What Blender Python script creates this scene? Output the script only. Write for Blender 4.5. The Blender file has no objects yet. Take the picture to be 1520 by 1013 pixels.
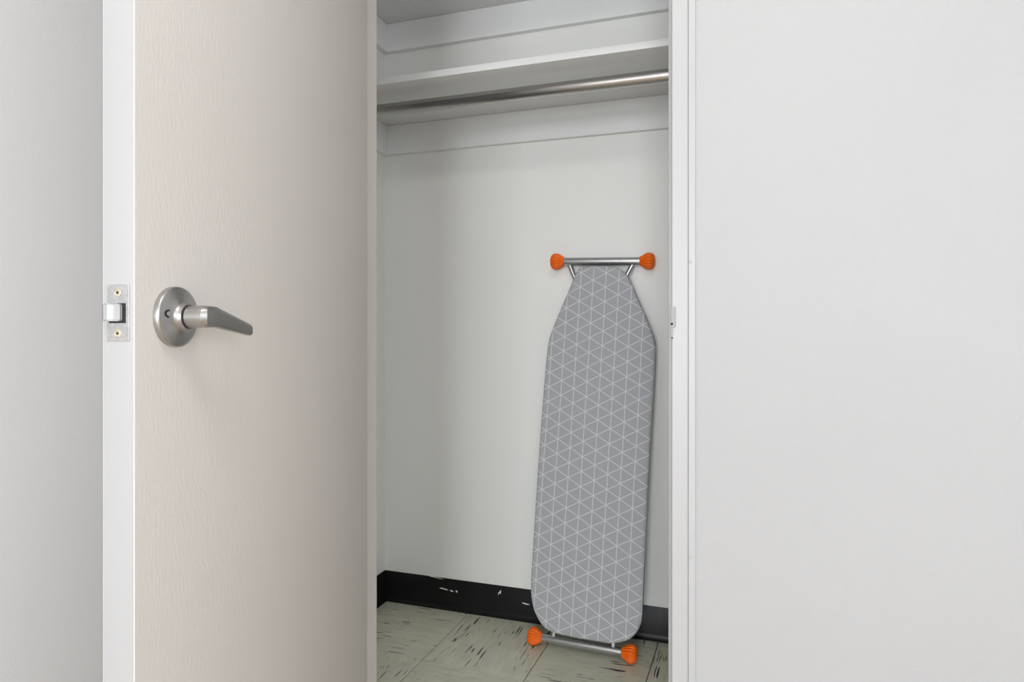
import bpy, bmesh, math, random
from mathutils import Vector, Matrix

# ------------------------------------------------------------------ camera, light, exposure
scene = bpy.context.scene
COL = scene.collection
CAM_H = 0.94
FOCAL_PX = 955.0
cam = bpy.data.cameras.new('camera')
cam.sensor_width = 36.0
cam.lens = FOCAL_PX / 1520.0 * 36.0
cam.shift_y = -19.5 / 1520.0
cam.clip_start = 0.02
cam_ob = bpy.data.objects.new('camera', cam)
cam_ob.location = (0, 0, CAM_H)
cam_ob.rotation_euler = (math.radians(90), math.radians(0.0), math.radians(18.513))
COL.objects.link(cam_ob)
scene.camera = cam_ob

vs = scene.view_settings
vs.view_transform = 'Standard'
vs.look = 'None'
vs.gamma = 1.0
vs.use_curve_mapping = False
vs.exposure = 0.03

world = bpy.data.worlds.new('world')
scene.world = world
world.use_nodes = True
world.node_tree.nodes['Background'].inputs[0].default_value = (0.75, 0.85, 1.0, 1)
world.node_tree.nodes['Background'].inputs[1].default_value = 1.0


def area(name, loc, rot, sx, sy, power, col):
    l = bpy.data.lights.new(name, 'AREA')
    l.shape = 'RECTANGLE'
    l.size, l.size_y = sx, sy
    l.energy = power
    l.color = col
    o = bpy.data.objects.new(name, l)
    o.location = loc
    o.rotation_euler = rot
    COL.objects.link(o)
    return o


# daylight through two windows, both out of the frame: one in the rear
# wall behind the camera, one invented in the right-hand wall to brighten door and left wall
RV0, RU1 = -5.4, 2.4             # rear and right-hand walls of the room
WINDOWS = {'rear': (0.42, 1.12, 1.7, 2.1), 'east_added': (-1.75, 1.45, 2.2, 1.6)}   # centre along wall, centre height, width, height
area('daylight_rear', (WINDOWS['rear'][0], RV0 + 0.04, WINDOWS['rear'][1]), (math.radians(90), 0, 0), 1.6, 2.0, 162, (0.92, 0.968, 1.03))
area('fill_east', (RU1 - 0.04, WINDOWS['east_added'][0], WINDOWS['east_added'][1]), (math.radians(90), 0, math.radians(90)), 2.1, 1.5, 41, (0.93, 0.97, 1.03))
area('closet_fill_light', (0.10, -0.15, 2.385), (0, 0, 0), 0.5, 0.5, 10.5, (1.0, 0.985, 0.965))  # unseen fill added to brighten the closet floor


# ------------------------------------------------------------------ materials
def new_mat(name, color, rough=0.5, metal=0.0, spec=0.5):
    m = bpy.data.materials.new(name)
    m.use_nodes = True
    b = m.node_tree.nodes['Principled BSDF']
    b.inputs['Base Color'].default_value = (*color, 1)
    b.inputs['Roughness'].default_value = rough
    b.inputs['Metallic'].default_value = metal
    b.inputs['Specular IOR Level'].default_value = spec
    return m


class NT:
    """small helper to write node graphs"""
    def __init__(self, m):
        self.t = m.node_tree
        self.b = self.t.nodes['Principled BSDF']

    def n(self, typ, **kw):
        x = self.t.nodes.new(typ)
        for k, v in kw.items():
            setattr(x, k, v)
        return x

    def link(self, a, b):
        self.t.links.new(a, b)

    def val(self, sock, v):
        if isinstance(v, bpy.types.NodeSocket):
            self.link(v, sock)
        else:
            sock.default_value = v

    def math(self, op, a, b=0.0, c=0.0, clamp=False):
        x = self.n('ShaderNodeMath', operation=op, use_clamp=clamp)
        self.val(x.inputs[0], a)
        self.val(x.inputs[1], b)
        self.val(x.inputs[2], c)
        return x.outputs[0]

    def mix(self, f, a, b):
        x = self.n('ShaderNodeMix', data_type='RGBA')
        self.val(x.inputs['Factor'], f)
        self.val(x.inputs[6], a)
        self.val(x.inputs[7], b)
        return x.outputs[2]

    def coords(self, kind='Object'):
        return self.n('ShaderNodeTexCoord').outputs[kind]

    def mapping(self, vec, scale=(1, 1, 1), loc=(0, 0, 0)):
        x = self.n('ShaderNodeMapping')
        self.link(vec, x.inputs[0])
        x.inputs['Location'].default_value = loc
        x.inputs['Scale'].default_value = scale
        return x.outputs[0]

    def noise(self, vec, scale, detail=2.0, rough=0.5):
        x = self.n('ShaderNodeTexNoise')
        self.link(vec, x.inputs['Vector'])
        x.inputs['Scale'].default_value = scale
        x.inputs['Detail'].default_value = detail
        x.inputs['Roughness'].default_value = rough
        return x.outputs[0]

    def ramp(self, f, lo, hi):
        x = self.n('ShaderNodeMapRange', clamp=True)
        self.val(x.inputs[0], f)
        x.inputs[1].default_value = lo
        x.inputs[2].default_value = hi
        return x.outputs[0]

    def bump(self, height, strength, dist=0.001):
        x = self.n('ShaderNodeBump')
        self.link(height, x.inputs['Height'])
        x.inputs['Strength'].default_value = strength
        x.inputs['Distance'].default_value = dist
        self.link(x.outputs[0], self.b.inputs['Normal'])


def paint(name, color, rough=0.45, bump=0.25, scale=(1, 1, 1), nscale=260.0, var=0.02):
    m = new_mat(name, color, rough, 0, 0.4)
    g = NT(m)
    v = g.coords()
    h = g.noise(g.mapping(v, scale), nscale, 3.0, 0.6)
    g.bump(h, bump, 0.0012)
    big = g.noise(v, 2.2, 3.0)
    c2 = tuple(max(0, k - var) for k in color)
    g.link(g.mix(g.ramp(big, 0.3, 0.7), (*color, 1), (*c2, 1)), g.b.inputs['Base Color'])
    return m


M = {}
M['wall'] = paint('wall_paint', (0.485, 0.486, 0.487), 0.55, 0.25)  # darker than the closet paint, to offset stronger light on the front wall
M['closet'] = paint('closet_paint', (0.93, 0.93, 0.89), 0.4, 0.3, nscale=180)
M['door'] = paint('door_paint', (0.735, 0.702, 0.66), 0.55, 0.25, (1.0, 1.0, 0.25), 300)
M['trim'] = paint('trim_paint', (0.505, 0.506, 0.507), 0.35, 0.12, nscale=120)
M['ceiling'] = paint('ceiling_paint', (0.82, 0.82, 0.81), 0.8, 0.3)
M['shelf'] = paint('shelf_paint', (0.92, 0.925, 0.91), 0.42, 0.2, nscale=140)
M['wood'] = new_mat('room_floor_wood', (0.30, 0.15, 0.07), 0.4)
g = NT(M['wood'])
v = g.coords()
wn = g.noise(g.mapping(v, (1.2, 14, 1)), 6, 4)
g.link(g.mix(g.ramp(wn, 0.3, 0.7), (0.62, 0.51, 0.40, 1), (0.53, 0.42, 0.31, 1)), g.b.inputs['Base Color'])

M['nickel'] = new_mat('satin_nickel', (0.46, 0.45, 0.435), 0.36, 1.0)
g = NT(M['nickel'])
g.bump(g.noise(g.mapping(g.coords(), (40, 40, 900)), 8, 2), 0.05, 0.0004)
M['plate'] = new_mat('painted_over_steel', (0.5, 0.5, 0.5), 0.42, 0.5)
g = NT(M['plate'])
sp = g.ramp(g.noise(g.coords(), 170, 4, 0.7), 0.45, 0.62)
g.link(g.mix(sp, (0.40, 0.40, 0.40, 1), (0.50, 0.50, 0.50, 1)), g.b.inputs['Base Color'])
M['bolt'] = new_mat('brushed_bolt_steel', (0.40, 0.40, 0.395), 0.5, 0.7)
M['lip'] = paint('strike_overpaint', (0.46, 0.455, 0.445), 0.45, 0.6, nscale=420, var=0.12)
M['brass'] = new_mat('worn_screw_steel', (0.62, 0.56, 0.44), 0.4, 0.8)
M['dark'] = new_mat('dark_hollow', (0.015, 0.014, 0.013), 0.7)  # near-black solids paint in the shade of holes and gaps
M['rod'] = new_mat('polished_steel_tube', (0.50, 0.49, 0.48), 0.17, 1.0)
M['tube'] = new_mat('silver_lacquered_tube', (0.55, 0.56, 0.57), 0.26, 0.9)
M['tube_pale'] = new_mat('pale_grey_wire', (0.72, 0.72, 0.72), 0.35, 0.3)
M['orange'] = new_mat('orange_plastic', (1.0, 0.165, 0.003), 0.40, 0, 0.35)
M['backing'] = new_mat('board_steel_mesh', (0.25, 0.26, 0.27), 0.5, 0.6)

# black rubber wall base with pale scuffs (positions in metres along wall and above floor)
M['rubber'] = new_mat('black_rubber_base', (0.008, 0.0075, 0.008), 0.36, 0, 0.28)


def rubber_scuffs(m, spots):
    g = NT(m)
    pos = g.coords()
    nz = g.n('ShaderNodeTexNoise')
    g.link(pos, nz.inputs['Vector'])
    nz.inputs['Scale'].default_value = 160
    off = g.n('ShaderNodeVectorMath', operation='MULTIPLY_ADD')
    g.link(nz.outputs['Color'], off.inputs[0])
    off.inputs[1].default_value = (0.010, 0.0, 0.004)
    g.link(pos, off.inputs[2])
    sep = g.n('ShaderNodeSeparateXYZ')
    g.link(off.outputs[0], sep.inputs[0])
    acc = None
    for (u, h, a, ru, rh) in spots:
        ca, sa = math.cos(a), math.sin(a)
        du = g.math('SUBTRACT', sep.outputs[0], u + 0.005)
        dh = g.math('SUBTRACT', sep.outputs[2], h + 0.002)
        p = g.math('DIVIDE', g.math('ADD', g.math('MULTIPLY', du, ca), g.math('MULTIPLY', dh, sa)), ru)
        q = g.math('DIVIDE', g.math('SUBTRACT', g.math('MULTIPLY', dh, ca), g.math('MULTIPLY', du, sa)), rh)
        d = g.math('ADD', g.math('MULTIPLY', p, p), g.math('MULTIPLY', q, q))
        k = g.math('SUBTRACT', 1.0, g.ramp(d, 0.6, 1.3))
        acc = k if acc is None else g.math('MAXIMUM', acc, k)
    g.link(g.mix(acc, (0.010, 0.009, 0.010, 1), (0.75, 0.75, 0.73, 1)), g.b.inputs['Base Color'])
    g.bump(g.noise(g.mapping(pos, (30, 30, 3)), 6, 3), 0.12, 0.002)


# ironing board cover: grey cotton with a printed lattice of thin pale lines
DX, DY, X0, Y0 = 0.0385, 0.0436, 0.0242, 1.0829
SKEW = 0.0078


def cover_material():
    m = new_mat('lattice_cotton', (0.36, 0.36, 0.37), 0.85, 0, 0.2)
    g = NT(m)
    pos = g.coords()
    sep = g.n('ShaderNodeSeparateXYZ')
    g.link(pos, sep.inputs[0])
    wob = g.n('ShaderNodeTexNoise')
    g.link(pos, wob.inputs['Vector'])
    wob.inputs['Scale'].default_value = 9
    ws = g.n('ShaderNodeSeparateColor')
    g.link(wob.outputs['Color'], ws.inputs[0])
    yy = g.math('ADD', g.math('SUBTRACT', sep.outputs[1], Y0), g.math('MULTIPLY', g.math('SUBTRACT', ws.outputs[0], 0.5), 0.004))
    xx = g.math('ADD', g.math('SUBTRACT', sep.outputs[0], X0), g.math('MULTIPLY', g.math('SUBTRACT', ws.outputs[1], 0.5), 0.003))
    xx = g.math('SUBTRACT', xx, g.math('MULTIPLY', yy, SKEW))

    def dist(val, period):
        f = g.math('FRACT', g.math('ADD', g.math('DIVIDE', val, period), 0.5))
        return g.math('MULTIPLY', g.math('ABSOLUTE', g.math('SUBTRACT', f, 0.5)), period)
    slope = DY / (2 * DX)
    cosf = 1 / math.sqrt(1 + slope * slope)
    d1 = dist(xx, DX)
    d2 = g.math('MULTIPLY', dist(g.math('SUBTRACT', yy, g.math('MULTIPLY', xx, slope)), DY), cosf)
    d3 = g.math('MULTIPLY', dist(g.math('ADD', yy, g.math('MULTIPLY', xx, slope)), DY), cosf)
    d = g.math('MINIMUM', d1, g.math('MINIMUM', d2, d3))
    line = g.math('SUBTRACT', 1.0, g.ramp(d, 0.0008, 0.0016))
    weave = g.noise(g.mapping(pos, (1500, 1500, 1500)), 1.0, 1)
    cloth = g.mix(g.ramp(weave, 0.3, 0.7), (0.415, 0.42, 0.438, 1), (0.455, 0.46, 0.478, 1))
    g.link(g.mix(line, cloth, (0.68, 0.68, 0.685, 1)), g.b.inputs['Base Color'])
    g.bump(weave, 0.2, 0.0005)
    return m


M['cover'] = cover_material()


# vinyl composition tile: grey-green with short black streaks, direction alternates
def tile_material(name, along_u):
    m = new_mat(name, (0.33, 0.325, 0.26), 0.33, 0, 0.45)
    g = NT(m)
    pos = g.coords()
    info = g.n('ShaderNodeObjectInfo')
    off = g.n('ShaderNodeVectorMath', operation='MULTIPLY_ADD')
    comb = g.n('ShaderNodeCombineXYZ')
    g.link(info.outputs['Random'], comb.inputs[0])
    g.link(info.outputs['Random'], comb.inputs[1])
    g.link(info.outputs['Random'], comb.inputs[2])
    g.link(comb.outputs[0], off.inputs[0])
    off.inputs[1].default_value = (31.0, 17.0, 23.0)
    g.link(pos, off.inputs[2])
    v = off.outputs[0]
    sc = (10, 150, 1) if along_u else (150, 10, 1)
    sc2 = (24, 260, 1) if along_u else (260, 24, 1)
    st = g.noise(g.mapping(v, sc), 1.0, 1.0, 0.45)
    fine = g.noise(g.mapping(v, sc2, (5, 3, 0)), 1.0, 1.0)
    clump = g.noise(v, 13.0, 1.0)
    streak = g.math('MULTIPLY', g.ramp(st, 0.643, 0.682), g.ramp(clump, 0.46, 0.55))
    fst = g.math('MULTIPLY', g.ramp(fine, 0.66, 0.75), 0.5)
    mott = g.noise(g.mapping(v, (14, 45, 1) if along_u else (45, 14, 1), (9, 2, 1)), 1.0, 3.0)
    base = g.mix(g.ramp(mott, 0.3, 0.7), (0.62, 0.62, 0.485, 1), (0.73, 0.73, 0.585, 1))
    c = g.mix(fst, base, (0.20, 0.19, 0.15, 1))
    c = g.mix(streak, c, (0.022, 0.021, 0.019, 1))
    g.link(c, g.b.inputs['Base Color'])
    g.bump(g.noise(v, 40, 2), 0.06, 0.001)
    return m


M['tile_u'] = tile_material('streaked_vinyl_across', True)
M['tile_v'] = tile_material('streaked_vinyl_lengthwise', False)
M['grout'] = new_mat('tile_joint_dirt', (0.06, 0.055, 0.042), 0.8)


# ------------------------------------------------------------------ builders
def obj(name, bm, mat, parent=None, kind=None, label=None, smooth=False):
    bmesh.ops.recalc_face_normals(bm, faces=bm.faces)
    me = bpy.data.meshes.new(name)
    bm.to_mesh(me)
    bm.free()
    me.materials.append(mat)
    if smooth:
        for p in me.polygons:
            p.use_smooth = True
        if smooth != 'all':
            me.set_sharp_from_angle(angle=math.radians(38))
    o = bpy.data.objects.new(name, me)
    COL.objects.link(o)
    if parent:
        o.parent = parent
    if kind:
        o['kind'] = kind
    if label:
        o['label'] = label
    return o


def empty(name, loc=(0, 0, 0), rotz=0.0):
    o = bpy.data.objects.new(name, None)
    o.empty_display_size = 0.05
    o.location = loc
    o.rotation_euler = (0, 0, rotz)
    COL.objects.link(o)
    return o


def tag(o, label, cat=None, group=None, kind=None):
    o['label'] = label
    if cat:
        o['category'] = cat
    if group:
        o['group'] = group
    if kind:
        o['kind'] = kind
    return o


def add_box(bm, lo, hi, bev=0.0, seg=2):
    b2 = bmesh.new()
    bmesh.ops.create_cube(b2, size=1.0)
    for v_ in b2.verts:
        v_.co = Vector([(lo[i] + hi[i]) / 2 + v_.co[i] * (hi[i] - lo[i]) for i in range(3)])
    if bev > 0:
        bmesh.ops.bevel(b2, geom=list(b2.edges), offset=bev, segments=seg, profile=0.5, affect='EDGES')
    merge(bm, b2)


def merge(bm, b2):
    tmp = bpy.data.meshes.new('tmp')
    b2.to_mesh(tmp)
    b2.free()
    bm.from_mesh(tmp)
    bpy.data.meshes.remove(tmp)


def box(lo, hi, bev=0.0, seg=2):
    bm = bmesh.new()
    add_box(bm, lo, hi, bev, seg)
    return bm


def frame_axes(d):
    d = Vector(d).normalized()
    up = Vector((0, 0, 1)) if abs(d.z) < 0.9 else Vector((1, 0, 0))
    a = d.cross(up).normalized()
    return d, a, d.cross(a).normalized()


def lathe(bm, origin, axis, prof, n=32, ribs=0, rib=0.0):
    """prof: list of (distance along axis, radius[, rib weight])"""
    d, a, b = frame_axes(axis)
    o = Vector(origin)
    rings = []
    for row in prof:
        t, r = row[0], row[1]
        w = row[2] if len(row) > 2 else 1.0
        if r <= 1e-6:
            rings.append([bm.verts.new(o + d * t)])
            continue
        ring = []
        for k in range(n):
            th = 2 * math.pi * k / n
            rr = r
            if ribs:
                cph = math.cos(ribs * th)
                rr = r * (1 - rib * w * max(0.0, -cph) ** 2.2)
            ring.append(bm.verts.new(o + d * t + (a * math.cos(th) + b * math.sin(th)) * rr))
        rings.append(ring)
    for r0, r1 in zip(rings, rings[1:]):
        if len(r0) == 1 and len(r1) == 1:
            continue
        for k in range(n):
            k2 = (k + 1) % n
            if len(r0) == 1:
                bm.faces.new((r0[0], r1[k], r1[k2]))
            elif len(r1) == 1:
                bm.faces.new((r0[k], r0[k2], r1[0]))
            else:
                bm.faces.new((r0[k], r0[k2], r1[k2], r1[k]))
    for ring, flip in ((rings[0], True), (rings[-1], False)):
        if len(ring) > 1:
            bm.faces.new(ring[::-1] if flip else ring)


def tube(bm, p, q, r, n=20):
    p, q = Vector(p), Vector(q)
    lathe(bm, p, q - p, [(0, r), ((q - p).length, r)], n)


def sweep(bm, pts, r, n=14):
    """round tube through a polyline"""
    pts = [Vector(p) for p in pts]
    rings = []
    for i, p in enumerate(pts):
        d = (pts[min(i + 1, len(pts) - 1)] - pts[max(i - 1, 0)]).normalized()
        _, a, b = frame_axes(d)
        rings.append([bm.verts.new(p + (a * math.cos(2 * math.pi * k / n) + b * math.sin(2 * math.pi * k / n)) * r) for k in range(n)])
    for r0, r1 in zip(rings, rings[1:]):
        for k in range(n):
            k2 = (k + 1) % n
            bm.faces.new((r0[k], r0[k2], r1[k2], r1[k]))
    bm.faces.new(rings[0][::-1])
    bm.faces.new(rings[-1])


def extrude_profile(prof, p0, p1, out):
    """prof = (distance out of the wall, height) polygon, swept from p0 to p1 along the wall"""
    bm = bmesh.new()
    p0, p1, out = Vector(p0), Vector(p1), Vector(out)
    A = [bm.verts.new(p0 + out * x + Vector((0, 0, z))) for x, z in prof]
    B = [bm.verts.new(p1 + out * x + Vector((0, 0, z))) for x, z in prof]
    n = len(prof)
    for k in range(n):
        bm.faces.new((A[k], A[(k + 1) % n], B[(k + 1) % n], B[k]))
    bm.faces.new(A[::-1])
    bm.faces.new(B)
    return bm


# ------------------------------------------------------------------ room shell
VF, VC = 1.087, 1.178            # partition: room face, closet face
VB = 1.972                       # closet back wall
UL, UR = -1.124, 0.34            # closet side walls
JL, JR = -0.699, -0.0865         # door opening
HEAD = 2.135
CEIL = 2.44
RU0 = UL                         # the room's left wall runs on into the closet

bm = bmesh.new()
add_box(bm, (RU0 - 0.1, VF, 0), (JL - 0.025, VC, CEIL))
add_box(bm, (JR + 0.027, VF, 0), (RU1 + 0.1, VC, CEIL))
add_box(bm, (JL - 0.025, VF, HEAD + 0.027), (JR + 0.027, VC, CEIL))
tag(obj('wall_front', bm, M['wall']), 'smooth white painted partition wall around the closet opening', kind='structure')
tag(obj('wall_back', box((UL - 0.1, VB, 0), (UR + 0.1, VB + 0.1, CEIL)), M['closet']), 'white painted back wall inside the closet', kind='structure')
tag(obj('wall_left', box((UL - 0.1, VC, 0), (UL, VB, CEIL)), M['closet']), 'white painted left side wall inside the closet', kind='structure')
tag(obj('wall_right', box((UR, VC, 0), (UR + 0.1, VB, CEIL)), M['closet']), 'white painted right side wall inside the closet', kind='structure')
M['wall_lightened'] = paint('wall_paint_lightened', (0.80, 0.80, 0.797), 0.55, 0.25)  # same wall paint lightened to make up for weaker light on this side
tag(obj('wall_west', box((RU0 - 0.1, RV0, 0), (RU0, VF, CEIL)), M['wall_lightened']), 'pale grey room wall left of the open door', kind='structure')
def window_wall(name, num, along, centre, hc, w, t, lo, hi, at, out):
    """wall with a window hole; along = 0 or 1 (axis the wall runs on), out = sign of the outer side"""
    def b3(a0, a1, o0, o1, z0, z1):
        o0, o1 = sorted((at + out * o0, at + out * o1))
        return ((a0, o0, z0), (a1, o1, z1)) if along == 0 else ((o0, a0, z0), (o1, a1, z1))
    a0, a1, h0, h1 = centre - w / 2, centre + w / 2, hc - t / 2, hc + t / 2
    bm = bmesh.new()
    for q in ((lo, a0, 0, .12, 0, CEIL), (a1, hi, 0, .12, 0, CEIL), (a0, a1, 0, .12, 0, h0), (a0, a1, 0, .12, h1, CEIL)):
        add_box(bm, *b3(*q))
    obj(name, bm, M['wall'], kind='structure')
    win = empty('window_%d' % num)
    win['kind'] = 'structure'
    bm = bmesh.new()
    for q in ((a0, a0 + .05, .03, .09, h0, h1), (a1 - .05, a1, .03, .09, h0, h1), (a0 + .05, a1 - .05, .03, .09, h0, h0 + .05), (a0 + .05, a1 - .05, .03, .09, h1 - .05, h1)):
        add_box(bm, *b3(*q))
    obj('window_frame', bm, M['trim'], win)
    bm = bmesh.new()
    add_box(bm, *b3(a0 + .05, a1 - .05, .057, .063, h0 + .05, h1 - .05))
    obj('pane', bm, M['glass'], win)


M['glass'] = new_mat('window_glass', (1, 1, 1), 0.0)
M['glass'].node_tree.nodes['Principled BSDF'].inputs['Transmission Weight'].default_value = 1.0
window_wall('wall_rear', 1, 0, *WINDOWS['rear'], RU0 - 0.1, RU1 + 0.1, RV0, -1)
window_wall('wall_east', 2, 1, *WINDOWS['east_added'], RV0, VF, RU1, 1)  # this window is made up to go with the side fill light
tag(obj('ceiling', box((RU0 - 0.1, RV0 - 0.12, CEIL), (RU1 + 0.1, VB + 0.1, CEIL + 0.1)), M['ceiling']), 'plain white ceiling', kind='structure')

# floors: wooden room floor outside, vinyl tiles in the closet
obj('floor_room', box((RU0 - 0.1, RV0 - 0.12, -0.1), (RU1 + 0.1, VC - 0.03, 0.0)), M['wood'], kind='structure')
floor = obj('floor', box((UL - 0.1, VC - 0.03, -0.1), (UR + 0.1, VB + 0.1, -0.004)), M['grout'], kind='structure')
floor['label'] = 'grey green closet floor of streaked square vinyl tiles'


def clip(poly, axis, lim, keep_less):
    out = []
    for i, p in enumerate(poly):
        q = poly[(i + 1) % len(poly)]
        ip = (p[axis] <= lim) == keep_less or abs(p[axis] - lim) < 1e-9
        iq = (q[axis] <= lim) == keep_less or abs(q[axis] - lim) < 1e-9
        if ip:
            out.append(p)
        if ip != iq:
            t = (lim - p[axis]) / (q[axis] - p[axis])
            out.append((p[0] + t * (q[0] - p[0]), p[1] + t * (q[1] - p[1])))
    return out


TS, TG = 0.3048, 0.0011
TA = math.radians(-2.3)
ca, sa = math.cos(TA), math.sin(TA)
TO = (-0.8185, 1.6495)
for i in range(-3, 5):
    for j in range(-3, 3):
        local = [(i * TS + TG, j * TS + TG), ((i + 1) * TS - TG, j * TS + TG), ((i + 1) * TS - TG, (j + 1) * TS - TG), (i * TS + TG, (j + 1) * TS - TG)]
        poly = [(TO[0] + x * ca - y * sa, TO[1] + x * sa + y * ca) for x, y in local]
        for ax, lim, less in ((0, UL, False), (0, UR, True), (1, VC - 0.028, False), (1, VB, True)):
            poly = clip(poly, ax, lim, less)
            if len(poly) < 3:
                break
        if len(poly) < 3:
            continue
        cx = sum(p[0] for p in poly) / len(poly)
        cy = sum(p[1] for p in poly) / len(poly)
        bm = bmesh.new()
        e = 0.0009
        base = [bm.verts.new((x - cx, y - cy, -0.004)) for x, y in poly]
        mid = [bm.verts.new((x - cx, y - cy, -e)) for x, y in poly]
        top = []
        for x, y in poly:
            dx, dy = x - cx, y - cy
            L = math.hypot(dx, dy)
            top.append(bm.verts.new((dx - dx / L * e, dy - dy / L * e, 0.0)))
        n = len(poly)
        for k in range(n):
            k2 = (k + 1) % n
            bm.faces.new((base[k], base[k2], mid[k2], mid[k]))
            bm.faces.new((mid[k], mid[k2], top[k2], top[k]))
        bm.faces.new(top)
        bm.faces.new(base[::-1])
        t = obj('tile', bm, M['tile_v'] if (i + j) % 2 == 0 else M['tile_u'], floor)
        t.location = (cx, cy, 0)

# rubber wall base with a flared toe
BASE = [(0, 0), (0.013, 0), (0.0125, 0.0025), (0.008, 0.005), (0.0045, 0.011), (0.003, 0.020), (0.003, 0.099), (0.0018, 0.1016), (0, 0.1016)]
rubber_scuffs(M['rubber'], [(-0.900, 0.066, -0.12, 0.016, 0.0022), (-0.872, 0.063, -0.3, 0.007, 0.0022), (-0.853, 0.063, -0.5, 0.004, 0.003),
                            (-0.702, 0.079, 1.0, 0.010, 0.0022), (-0.613, 0.055, -0.12, 0.014, 0.002), (-0.93, 0.1005, -0.08, 0.028, 0.0012)])
tag(obj('baseboard_back', extrude_profile(BASE, (UL, VB, 0), (UR, VB, 0), (0, -1, 0)), M['rubber'], smooth=True), 'scuffed black rubber baseboard along the closet back wall', kind='structure')
M['rubber_plain'] = new_mat('black_rubber_base_clean', (0.008, 0.0075, 0.008), 0.36, 0, 0.28)
tag(obj('baseboard_left', extrude_profile(BASE, (UL, VC, 0), (UL, VB, 0), (1, 0, 0)), M['rubber_plain'], smooth=True), 'black rubber baseboard along the closet left wall', kind='structure')
tag(obj('baseboard_right', extrude_profile(BASE, (UR, VC, 0), (UR, VB, 0), (-1, 0, 0)), M['rubber_plain'], smooth=True), 'black rubber baseboard along the closet right wall', kind='structure')

# ------------------------------------------------------------------ door frame
M['jamb'] = M['door']
tf = empty('trim_1', (JL, VF, 0))
tag(tf, 'white painted left door jamb behind the open door', kind='structure')
obj('jamb', box((-0.025, -0.001, 0), (0, VC - VF + 0.002, HEAD), 0.001), M['jamb'], tf)
obj('stop', box((0, 0.040, 0), (0.0105, VC - VF - 0.003, HEAD), 0.0015), M['jamb'], tf)
obj('bead', box((-0.036, -0.006, 0), (-0.0255, 0.0, HEAD + 0.036), 0.0025, 3), M['jamb'], tf)

tf = empty('trim_2', (JR, VF, 0))
tag(tf, 'white painted right door jamb holding the strike plate', kind='structure')
obj('jamb', box((0, -0.001, 0), (0.0262, VC - VF + 0.002, HEAD), 0.0010, 2), M['trim'], tf)
obj('stop', box((-0.0092, 0.040, 0), (0, VC - VF - 0.003, HEAD), 0.0015), M['trim'], tf)
obj('bead', box((0.0262, -0.0045, 0), (0.0375, 0.0, HEAD + 0.036), 0.0014, 3), M['trim'], tf)
for h in (1.048, 0.567):
    bm = bmesh.new()
    lathe(bm, (0.0295, -0.0055, h), (0, -1, 0), [(0, 0.0022), (0.0006, 0.0018), (0.0008, 0.0)], 12)
    obj('nail_head', bm, M['trim'], tf)
# strike plate: flat leaf on the reveal with a lip curling round to the front face
sp = empty('strike_plate', (0, 0, 0))
sp.parent = tf
bm = bmesh.new()
add_box(bm, (-0.0016, 0.0, 0.918), (0.0, 0.032, 0.9745), 0.0005)
add_box(bm, (-0.0016, -0.0032, 0.941), (0.0062, -0.0012, 0.9745), 0.0010, 3)
add_box(bm, (-0.0016, -0.0030, 0.921), (0.0016, -0.0012, 0.943), 0.0006, 2)
obj('lip', bm, M['lip'], sp)
obj('latch_hole', box((-0.0019, -0.0036, 0.9445), (0.0022, 0.02, 0.9485), 0.0008), M['dark'], sp)
bm = bmesh.new()
lathe(bm, (0.0004, -0.0029, 0.9235), (0, -1, 0), [(0, 0.0014), (0.0006, 0.0012), (0.0007, 0)], 12)
obj('screw', bm, M['dark'], sp)

tf = empty('trim_3', (0, VF, HEAD))
tag(tf, 'white painted door head above the closet opening', kind='structure')
obj('jamb', box((JL - 0.025, -0.001, 0), (JR + 0.0262, VC - VF + 0.002, 0.025), 0.001), M['trim'], tf)
obj('stop', box((JL, 0.040, -0.0105), (JR, VC - VF - 0.003, 0), 0.0015), M['trim'], tf)

# ------------------------------------------------------------------ door
DW, DT, DH = 0.610, 0.0365, 2.12
door = empty('door_1', (-0.696, 1.087, 0), math.radians(-80.8))
tag(door, 'open flush off-white closet door with satin lever handle', kind='structure')
obj('door_leaf', box((0.003, 0, 0.010), (DW, DT, DH), 0.0012, 2), M['door'], door, smooth=True)
leaf = bpy.data.objects['door_leaf']
leaf.data.materials.append(M['trim'])         # narrow edges carry the darker frame paint, toned down against strong light there
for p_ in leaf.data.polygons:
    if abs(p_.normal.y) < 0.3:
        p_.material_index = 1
HZ = 0.952                        # handle height
# edge latch: face plate, two screws, bolt
lf = obj('latch_plate', box((DW - 0.0005, DT / 2 - 0.0127, HZ + 0.003 - 0.0285), (DW + 0.0008, DT / 2 + 0.0127, HZ + 0.003 + 0.0285), 0.0006, 2), M['plate'], door,
         label='steel latch face plate on the door edge')
for s in (-1, 1):
    bm = bmesh.new()
    lathe(bm, (DW + 0.0008, DT / 2 - 0.0005, HZ + 0.003 + s * 0.0205), (1, 0, 0), [(0, 0.0046), (0.0005, 0.0044), (0.0007, 0.0032), (0.0003, 0.0028), (0.0002, 0.0)], 20)
    sc_ = obj('screw', bm, M['brass'], lf, smooth=True)
    bm = bmesh.new()
    lathe(bm, (DW + 0.0011, DT / 2 - 0.0005, HZ + 0.003 + s * 0.0205), (1, 0, 0), [(0, 0.0014), (0.0002, 0.0013), (0.00025, 0)], 10)
    obj('screw_recess', bm, M['dark'], lf)
obj('bolt_hole', box((DW + 0.0004, DT / 2 - 0.0100, HZ + 0.003 - 0.0102), (DW + 0.0011, DT / 2 + 0.0088, HZ + 0.003 + 0.0098)), M['dark'], lf)
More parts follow.
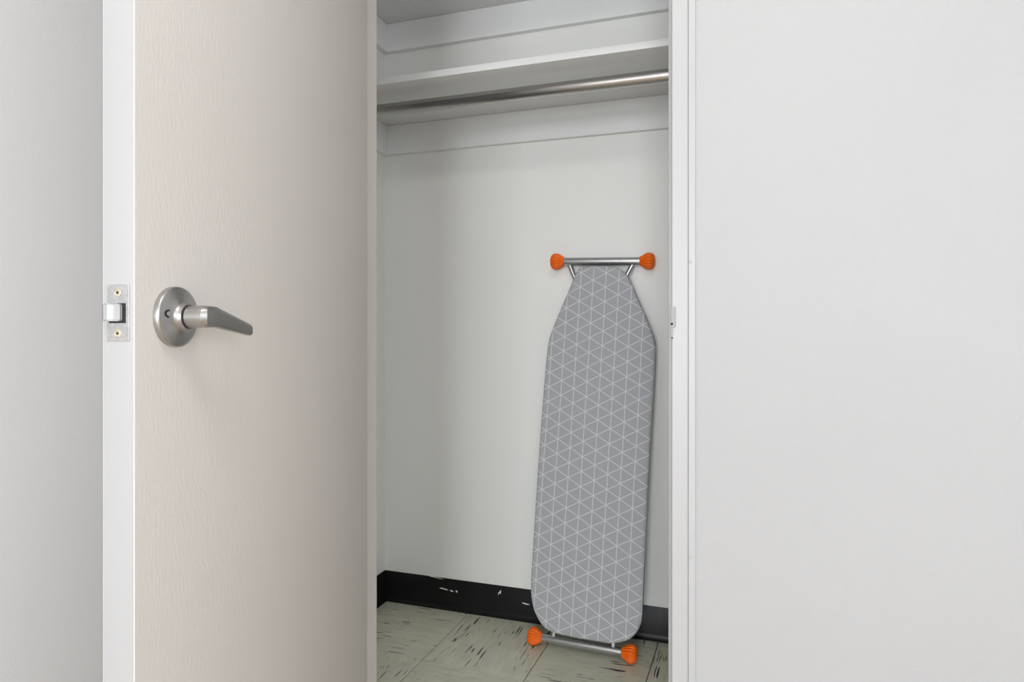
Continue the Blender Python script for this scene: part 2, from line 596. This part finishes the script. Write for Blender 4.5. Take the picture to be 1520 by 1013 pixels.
# spring bolt with one sloping face
bm = bmesh.new()
zc = HZ + 0.0035
prof = [(DW + 0.0005, DT / 2 + 0.0052), (DW + 0.0005, DT / 2 - 0.0125), (DW + 0.0070, DT / 2 - 0.0125), (DW + 0.0086, DT / 2 - 0.0112),
        (DW + 0.0088, DT / 2 - 0.0080), (DW + 0.0072, DT / 2 - 0.0030), (DW + 0.0044, DT / 2 + 0.0020), (DW + 0.0022, DT / 2 + 0.0050)]
A = [bm.verts.new((x, y, zc - 0.0088)) for x, y in prof]
B = [bm.verts.new((x, y, zc + 0.0088)) for x, y in prof]
for k in range(len(prof)):
    bm.faces.new((A[k], A[(k + 1) % len(prof)], B[(k + 1) % len(prof)], B[k]))
bm.faces.new(A[::-1])
bm.faces.new(B)
bmesh.ops.bevel(bm, geom=list(bm.edges), offset=0.0012, segments=3, affect='EDGES')
obj('latch_bolt', bm, M['bolt'], lf, smooth=True)


def lever_set(side):
    """side = 1: closet-side lever (seen), -1: the one on the outer face"""
    root = empty('door_handle', (0, 0, 0))
    root.parent = door
    y0 = DT if side > 0 else 0.0
    sx = side
    cx = DW - 0.0578
    bm = bmesh.new()
    lathe(bm, (cx, y0, HZ), (0, side, 0), [(0, 0.0328), (0.0048, 0.0328), (0.0062, 0.0322), (0.0072, 0.0305), (0.0080, 0.027), (0.0095, 0.021),
                                            (0.0112, 0.0165), (0.0135, 0.0145), (0.0165, 0.0137), (0.0182, 0.0134)], 64)
    obj('rose', bm, M['nickel'], root, smooth=True)
    bm = bmesh.new()
    lathe(bm, (cx, y0 + side * 0.0170, HZ), (0, side, 0), [(0, 0.0124), (0.0030, 0.0124)], 32)
    obj('neck_gap', bm, M['dark'], root, smooth=True)
    # lever: round shank, mitred into a tapering flattened blade
    bm = bmesh.new()
    def sect(c, ax, az, w, h, n=32, p=2.0):
        ring = []
        for k in range(n):
            th = 2 * math.pi * k / n
            ct, st = math.cos(th), math.sin(th)
            x = math.copysign(abs(ct) ** (2 / p), ct) * w
            z = math.copysign(abs(st) ** (2 / p), st) * h
            ring.append(bm.verts.new(Vector(c) + Vector(ax) * x + Vector(az) * z))
        return ring
    Z = (0, 0, 1)
    ys = lambda y: y0 + side * y
    SR = 0.0121                        # shank radius
    YO = 0.0455                        # outer flat of the blade, from the door face
    rings = [sect((cx, ys(0.0186), HZ), (1, 0, 0), Z, SR - 0.0006, SR - 0.0006),
             sect((cx, ys(0.0192), HZ), (1, 0, 0), Z, SR, SR),
             sect((cx, ys(0.0328), HZ), (1, 0, 0), Z, SR, SR)]
    # mitre: the section turns about the inner corner of the bend
    px, py = cx - SR, 0.0335
    for k in range(1, 7):
        an = math.radians(15 * k)
        # distance from the corner to the outer skin of a slightly rounded right angle
        out = min((2 * SR) / max(math.cos(an), 1e-3), (YO - py) / max(math.sin(an), 1e-3))
        if k in (2, 3):
            out *= 0.93 if k == 2 else 0.97
        w = out / 2
        c = (px + math.cos(an) * w, ys(py + math.sin(an) * w), HZ)
        rings.append(sect(c, (math.cos(an), math.sin(an) * side, 0), Z, w, SR * (1 - 0.01 * k), p=2.0 + 0.22 * k))
    for t in (0.10, 0.3, 0.5, 0.7, 0.85, 0.97, 1.0):
        L = 0.0790
        x = px - t * (L - SR)
        zz = HZ - 0.0148 * t
        h = 0.0114 - 0.0046 * t
        w = 0.0060 - 0.0016 * t
        if t == 1.0:
            h, w, x = h - 0.0014, w - 0.0012, x - 0.0002
        rings.append(sect((x, ys(YO - w - 0.0004), zz), (0, side, 0), Z, w, h, p=3.6))
    for r0, r1 in zip(rings, rings[1:]):
        for k in range(32):
            k2 = (k + 1) % 32
            bm.faces.new((r0[k], r0[k2], r1[k2], r1[k]))
    bm.faces.new(rings[0][::-1])
    bm.faces.new(rings[-1])
    obj('lever', bm, M['nickel'], root, smooth=True)
    bm = bmesh.new()
    lathe(bm, (cx + 0.0210, y0 + side * 0.0085, HZ + 0.003), (0, side, 0), [(0, 0.0044), (0.0012, 0.0044)], 20)
    obj('screw_hole', bm, M['dark'], root)
    bm = bmesh.new()
    lathe(bm, (cx + 0.0213, y0 + side * 0.0090, HZ + 0.003), (0, side, 0), [(0, 0.0026), (0.0014, 0.0026), (0.0018, 0.0018), (0.0014, 0)], 16)
    obj('screw', bm, M['plate'], root, smooth=True)
    return root


lever_set(1)
lever_set(-1)
for h in (0.25, 1.05, 1.88):
    bm = bmesh.new()
    lathe(bm, (-0.001, -0.0055, h - 0.044), (0, 0, 1), [(0, 0.0), (0.0, 0.0052), (0.088, 0.0052), (0.089, 0.0)], 16)
    add_box(bm, (0.0015, -0.0030, h - 0.044), (0.0028, 0.030, h + 0.044))
    obj('hinge', bm, M['nickel'], door, smooth=True)

# ------------------------------------------------------------------ closet shelves and rod
S1, S2 = 1.632, 1.9805
SV = 1.6155


def make_shelf(h, drop, label):
    root = empty('closet_shelf', ((UL + UR) / 2, VB, h))
    tag(root, label, 'shelf', None)
    ox, oy = -(UL + UR) / 2, -VB
    W2 = (UR - UL) / 2
    obj('shelf_board', box((-W2, SV - VB, 0), (W2, 0, 0.019), 0.0015, 2), M['shelf'], root, smooth=True)
    obj('back_cleat', box((-W2, -0.019, -drop), (W2, 0, 0), 0.0012, 2), M['shelf'], root)
    obj('side_cleat', box((-W2, SV - VB + 0.01, -drop), (-W2 + 0.019, -0.019, 0), 0.0012, 2), M['shelf'], root)
    obj('side_cleat', box((W2 - 0.019, SV - VB + 0.01, -drop), (W2, -0.019, 0), 0.0012, 2), M['shelf'], root)
    return root


make_shelf(S1, 0.0985, 'white painted closet shelf with the metal rod hanging below it')
make_shelf(S2, 0.0945, 'upper white painted closet shelf, seen as a grey underside at the top')

RV, RH, RR = 1.700, 1.5908, 0.0174
rod = empty('closet_rod', ((UL + UR) / 2, RV, RH))
tag(rod, 'round polished steel clothes rod under the lower closet shelf', 'rod')
W2 = (UR - UL) / 2
bm = bmesh.new()
tube(bm, (-W2 + 0.020, 0, 0), (W2 - 0.020, 0, 0), RR, 48)
obj('rod_tube', bm, M['rod'], rod, smooth=True)
for s in (-1, 1):
    bm = bmesh.new()
    lathe(bm, (s * (W2 - 0.019), 0, 0), (-s, 0, 0), [(0, 0.027), (0.003, 0.027), (0.004, 0.021), (0.016, 0.0195), (0.016, RR + 0.0003)], 32)
    obj('rod_socket', bm, M['nickel'], rod, smooth=True)

# ------------------------------------------------------------------ ironing board
A = Vector((-0.5433, 1.8301, 0.0255))     # bottom bar, left / right knob centres
B = Vector((-0.2578, 1.8176, 0.0255))
C_ = Vector((-0.5045, 1.9455, 1.1464))    # top bar
D = Vector((-0.2232, 1.9455, 1.1391))
bmid, tmid = (A + B) / 2, (C_ + D) / 2
by = (tmid - bmid).normalized()
bx = (B - A) + (D - C_)
bx = (bx - by * bx.dot(by)).normalized()
bz = bx.cross(by).normalized()
ib = empty('ironing_board')
mw = Matrix((bx, by, bz)).transposed().to_4x4()
mw.translation = bmid
ib.matrix_world = mw
inv = mw.inverted()
tag(ib, 'narrow ironing board with grey lattice-print cover and orange feet leaning on the closet wall', 'ironing board')
A, B, C_, D = (inv @ p for p in (A, B, C_, D))

# outline of the padded top, metres in the board's own plane
OUT = [(-0.0615, 1.0975), (-0.0431, 1.1028), (-0.0144, 1.1048), (0.0262, 1.1052), (0.0560, 1.0995), (0.0749, 1.0874), (0.0916, 1.0675), (0.1176, 1.0122),
       (0.1453, 0.9539), (0.1690, 0.8990), (0.1745, 0.8800), (0.1762, 0.8600), (0.1765, 0.8196), (0.1756, 0.7050), (0.1741, 0.5914), (0.1730, 0.4789), (0.1728, 0.3308),
       (0.1730, 0.2211), (0.1731, 0.1394), (0.1715, 0.1033), (0.1630, 0.0760), (0.1430, 0.0510), (0.1163, 0.0370), (0.0882, 0.0292), (0.0404, 0.0272),
       (0.0015, 0.0258), (-0.0380, 0.0258), (-0.0680, 0.0270), (-0.0930, 0.0312), (-0.1080, 0.0395), (-0.1240, 0.0555), (-0.1394, 0.0810), (-0.1496, 0.1125), (-0.1532, 0.1502), (-0.1538, 0.2275),
       (-0.1537, 0.4033), (-0.1526, 0.5619), (-0.1506, 0.7025), (-0.1475, 0.8242), (-0.1440, 0.8700), (-0.1375, 0.8990), (-0.1148, 0.9641), (-0.0885, 1.0341),
       (-0.0755, 1.0700), (-0.0690, 1.0860)]


def smooth_loop(pts, n=240):
    P = [Vector(p) for p in pts]
    k = len(P)
    dense = []
    for i in range(k):
        p0, p1, p2, p3 = P[i - 1], P[i], P[(i + 1) % k], P[(i + 2) % k]
        # centripetal Catmull-Rom
        t0 = 0.0
        t1 = t0 + (p1 - p0).length ** 0.5
        t2 = t1 + (p2 - p1).length ** 0.5
        t3 = t2 + (p3 - p2).length ** 0.5
        m = 12
        for j in range(m):
            t = t1 + (t2 - t1) * j / m
            a1 = p0 * ((t1 - t) / (t1 - t0)) + p1 * ((t - t0) / (t1 - t0))
            a2 = p1 * ((t2 - t) / (t2 - t1)) + p2 * ((t - t1) / (t2 - t1))
            a3 = p2 * ((t3 - t) / (t3 - t2)) + p3 * ((t - t2) / (t3 - t2))
            b1 = a1 * ((t2 - t) / (t2 - t0)) + a2 * ((t - t0) / (t2 - t0))
            b2 = a2 * ((t3 - t) / (t3 - t1)) + a3 * ((t - t1) / (t3 - t1))
            dense.append(b1 * ((t2 - t) / (t2 - t1)) + b2 * ((t - t1) / (t2 - t1)))
    per = [0.0]
    for i in range(len(dense)):
        per.append(per[-1] + (dense[(i + 1) % len(dense)] - dense[i]).length)
    out, i = [], 0
    for s in range(n):
        d = per[-1] * s / n
        while per[i + 1] < d:
            i += 1
        f = (d - per[i]) / (per[i + 1] - per[i])
        out.append(dense[i].lerp(dense[(i + 1) % len(dense)], f))
    return out


LOOP = smooth_loop(OUT)
NL = len(LOOP)
NRM = []
for i in range(NL):
    t = (LOOP[(i + 2) % NL] - LOOP[i - 2]).normalized()
    NRM.append(Vector((-t.y, t.x)))
cen = sum(LOOP, Vector((0, 0))) / NL
if sum((LOOP[i] - cen).dot(NRM[i]) for i in range(NL)) < 0:
    NRM = [-q for q in NRM]


def loop_solid(rows):
    """rows = (inset, z): rings of the outline from the back to the front"""
    bm = bmesh.new()
    rings = []
    for ins, z in rows:
        rings.append([bm.verts.new((*(LOOP[i] - NRM[i] * ins), z)) for i in range(NL)])
    for r0, r1 in zip(rings, rings[1:]):
        for k in range(NL):
            k2 = (k + 1) % NL
            bm.faces.new((r0[k], r0[k2], r1[k2], r1[k]))
    bm.faces.new(rings[0][::-1])
    bm.faces.new(rings[-1])
    return bm


FZ = 0.034
obj('cover', loop_solid([(0.014, 0.0068), (0.004, 0.0070), (0.0012, 0.0085), (0.0, 0.0130), (0.0, 0.0240), (0.0008, 0.0285), (0.0028, 0.0315), (0.0062, 0.0333), (0.012, FZ)]),
    M['cover'], ib, smooth='all', label='grey cotton cover printed with pale triangle lattice lines')
obj('board_base', loop_solid([(0.013, 0.0055), (0.0125, 0.0058), (0.0125, 0.0068), (0.013, 0.0069)]), M['backing'], ib)


def foot(P, Q, name, rad):
    d = (Q - P).normalized()
    root = empty(name)
    root.parent = ib
    bm = bmesh.new()
    tube(bm, P + d * 0.010, Q - d * 0.010, rad, 32)
    obj('bar', bm, M['tube'], root, smooth=True)
    for end, dr in ((P, -d), (Q, d)):
        bm = bmesh.new()
        prof = [(-0.0250, 0.0122, 0), (-0.0246, 0.0140, 0.2), (-0.0215, 0.0148, 0.5), (-0.0160, 0.0180, 0.8), (-0.0100, 0.0220, 1), (-0.0045, 0.0246, 1),
                (0.0010, 0.0255, 1), (0.0065, 0.0249, 1), (0.0110, 0.0232, 1), (0.0145, 0.0204, 1), (0.0170, 0.0168, 0.9), (0.0184, 0.0125, 0.6), (0.0190, 0.0080, 0.2), (0.0191, 0.0, 0)]
        lathe(bm, end, dr, prof, 96, ribs=16, rib=0.30)
        obj('rubber_foot', bm, M['orange'], root, smooth='all', label='ribbed orange plastic foot cap')
    return root


f1 = foot(A, B, 'folding_leg', 0.0118)
f2 = foot(C_, D, 'folding_leg', 0.0125)
# legs of the bottom bar: two thin wires running up behind the board
for x0, x1 in ((-0.0830, -0.060), (0.0930, 0.060)):
    bm = bmesh.new()
    t = (x0 - A.x) / (B.x - A.x)
    s = A.lerp(B, t)
    sweep(bm, [s + Vector((0, 0.008, 0.001)), s + Vector((0, 0.022, 0.0005)), Vector((x0 * 0.98, 0.07, -0.0005)), Vector((x1, 0.62, -0.0005))], 0.0050)
    obj('leg_wire', bm, M['tube_pale'], f1, smooth=True)
for x0, x1 in ((-0.103, -0.068), (0.097, 0.060)):
    bm = bmesh.new()
    t = (x0 - C_.x) / (D.x - C_.x)
    s = C_.lerp(D, t)
    slope = (x1 - x0) / 0.08
    sweep(bm, [s + Vector((0, -0.004, -0.003)), Vector((x1, s.y - 0.080, -0.0050)), Vector((x1 * 0.95, 0.98, -0.0075)), Vector((x1 * 0.9 + (0.02 if x1 < 0 else -0.02), 0.42, -0.0105))], 0.0078, 18)
    obj('leg_tube', bm, M['tube'], f2, smooth=True)
bm = bmesh.new()
tube(bm, (-0.075, 0.58, -0.0035), (0.075, 0.58, -0.0035), 0.006, 16)
obj('pivot_rod', bm, M['tube'], ib, smooth=True)

# invented flush lamp above the frame, a housing for the added fill light
lamp = empty('added_ceiling_lamp', (0.10, -0.15, CEIL))
tag(lamp, 'square white lamp housing above the frame, added to go with the closet fill light', 'lamp')
obj('added_lamp_housing', box((-0.27, -0.27, -0.045), (0.27, 0.27, 0.0), 0.006), M['ceiling'], lamp)
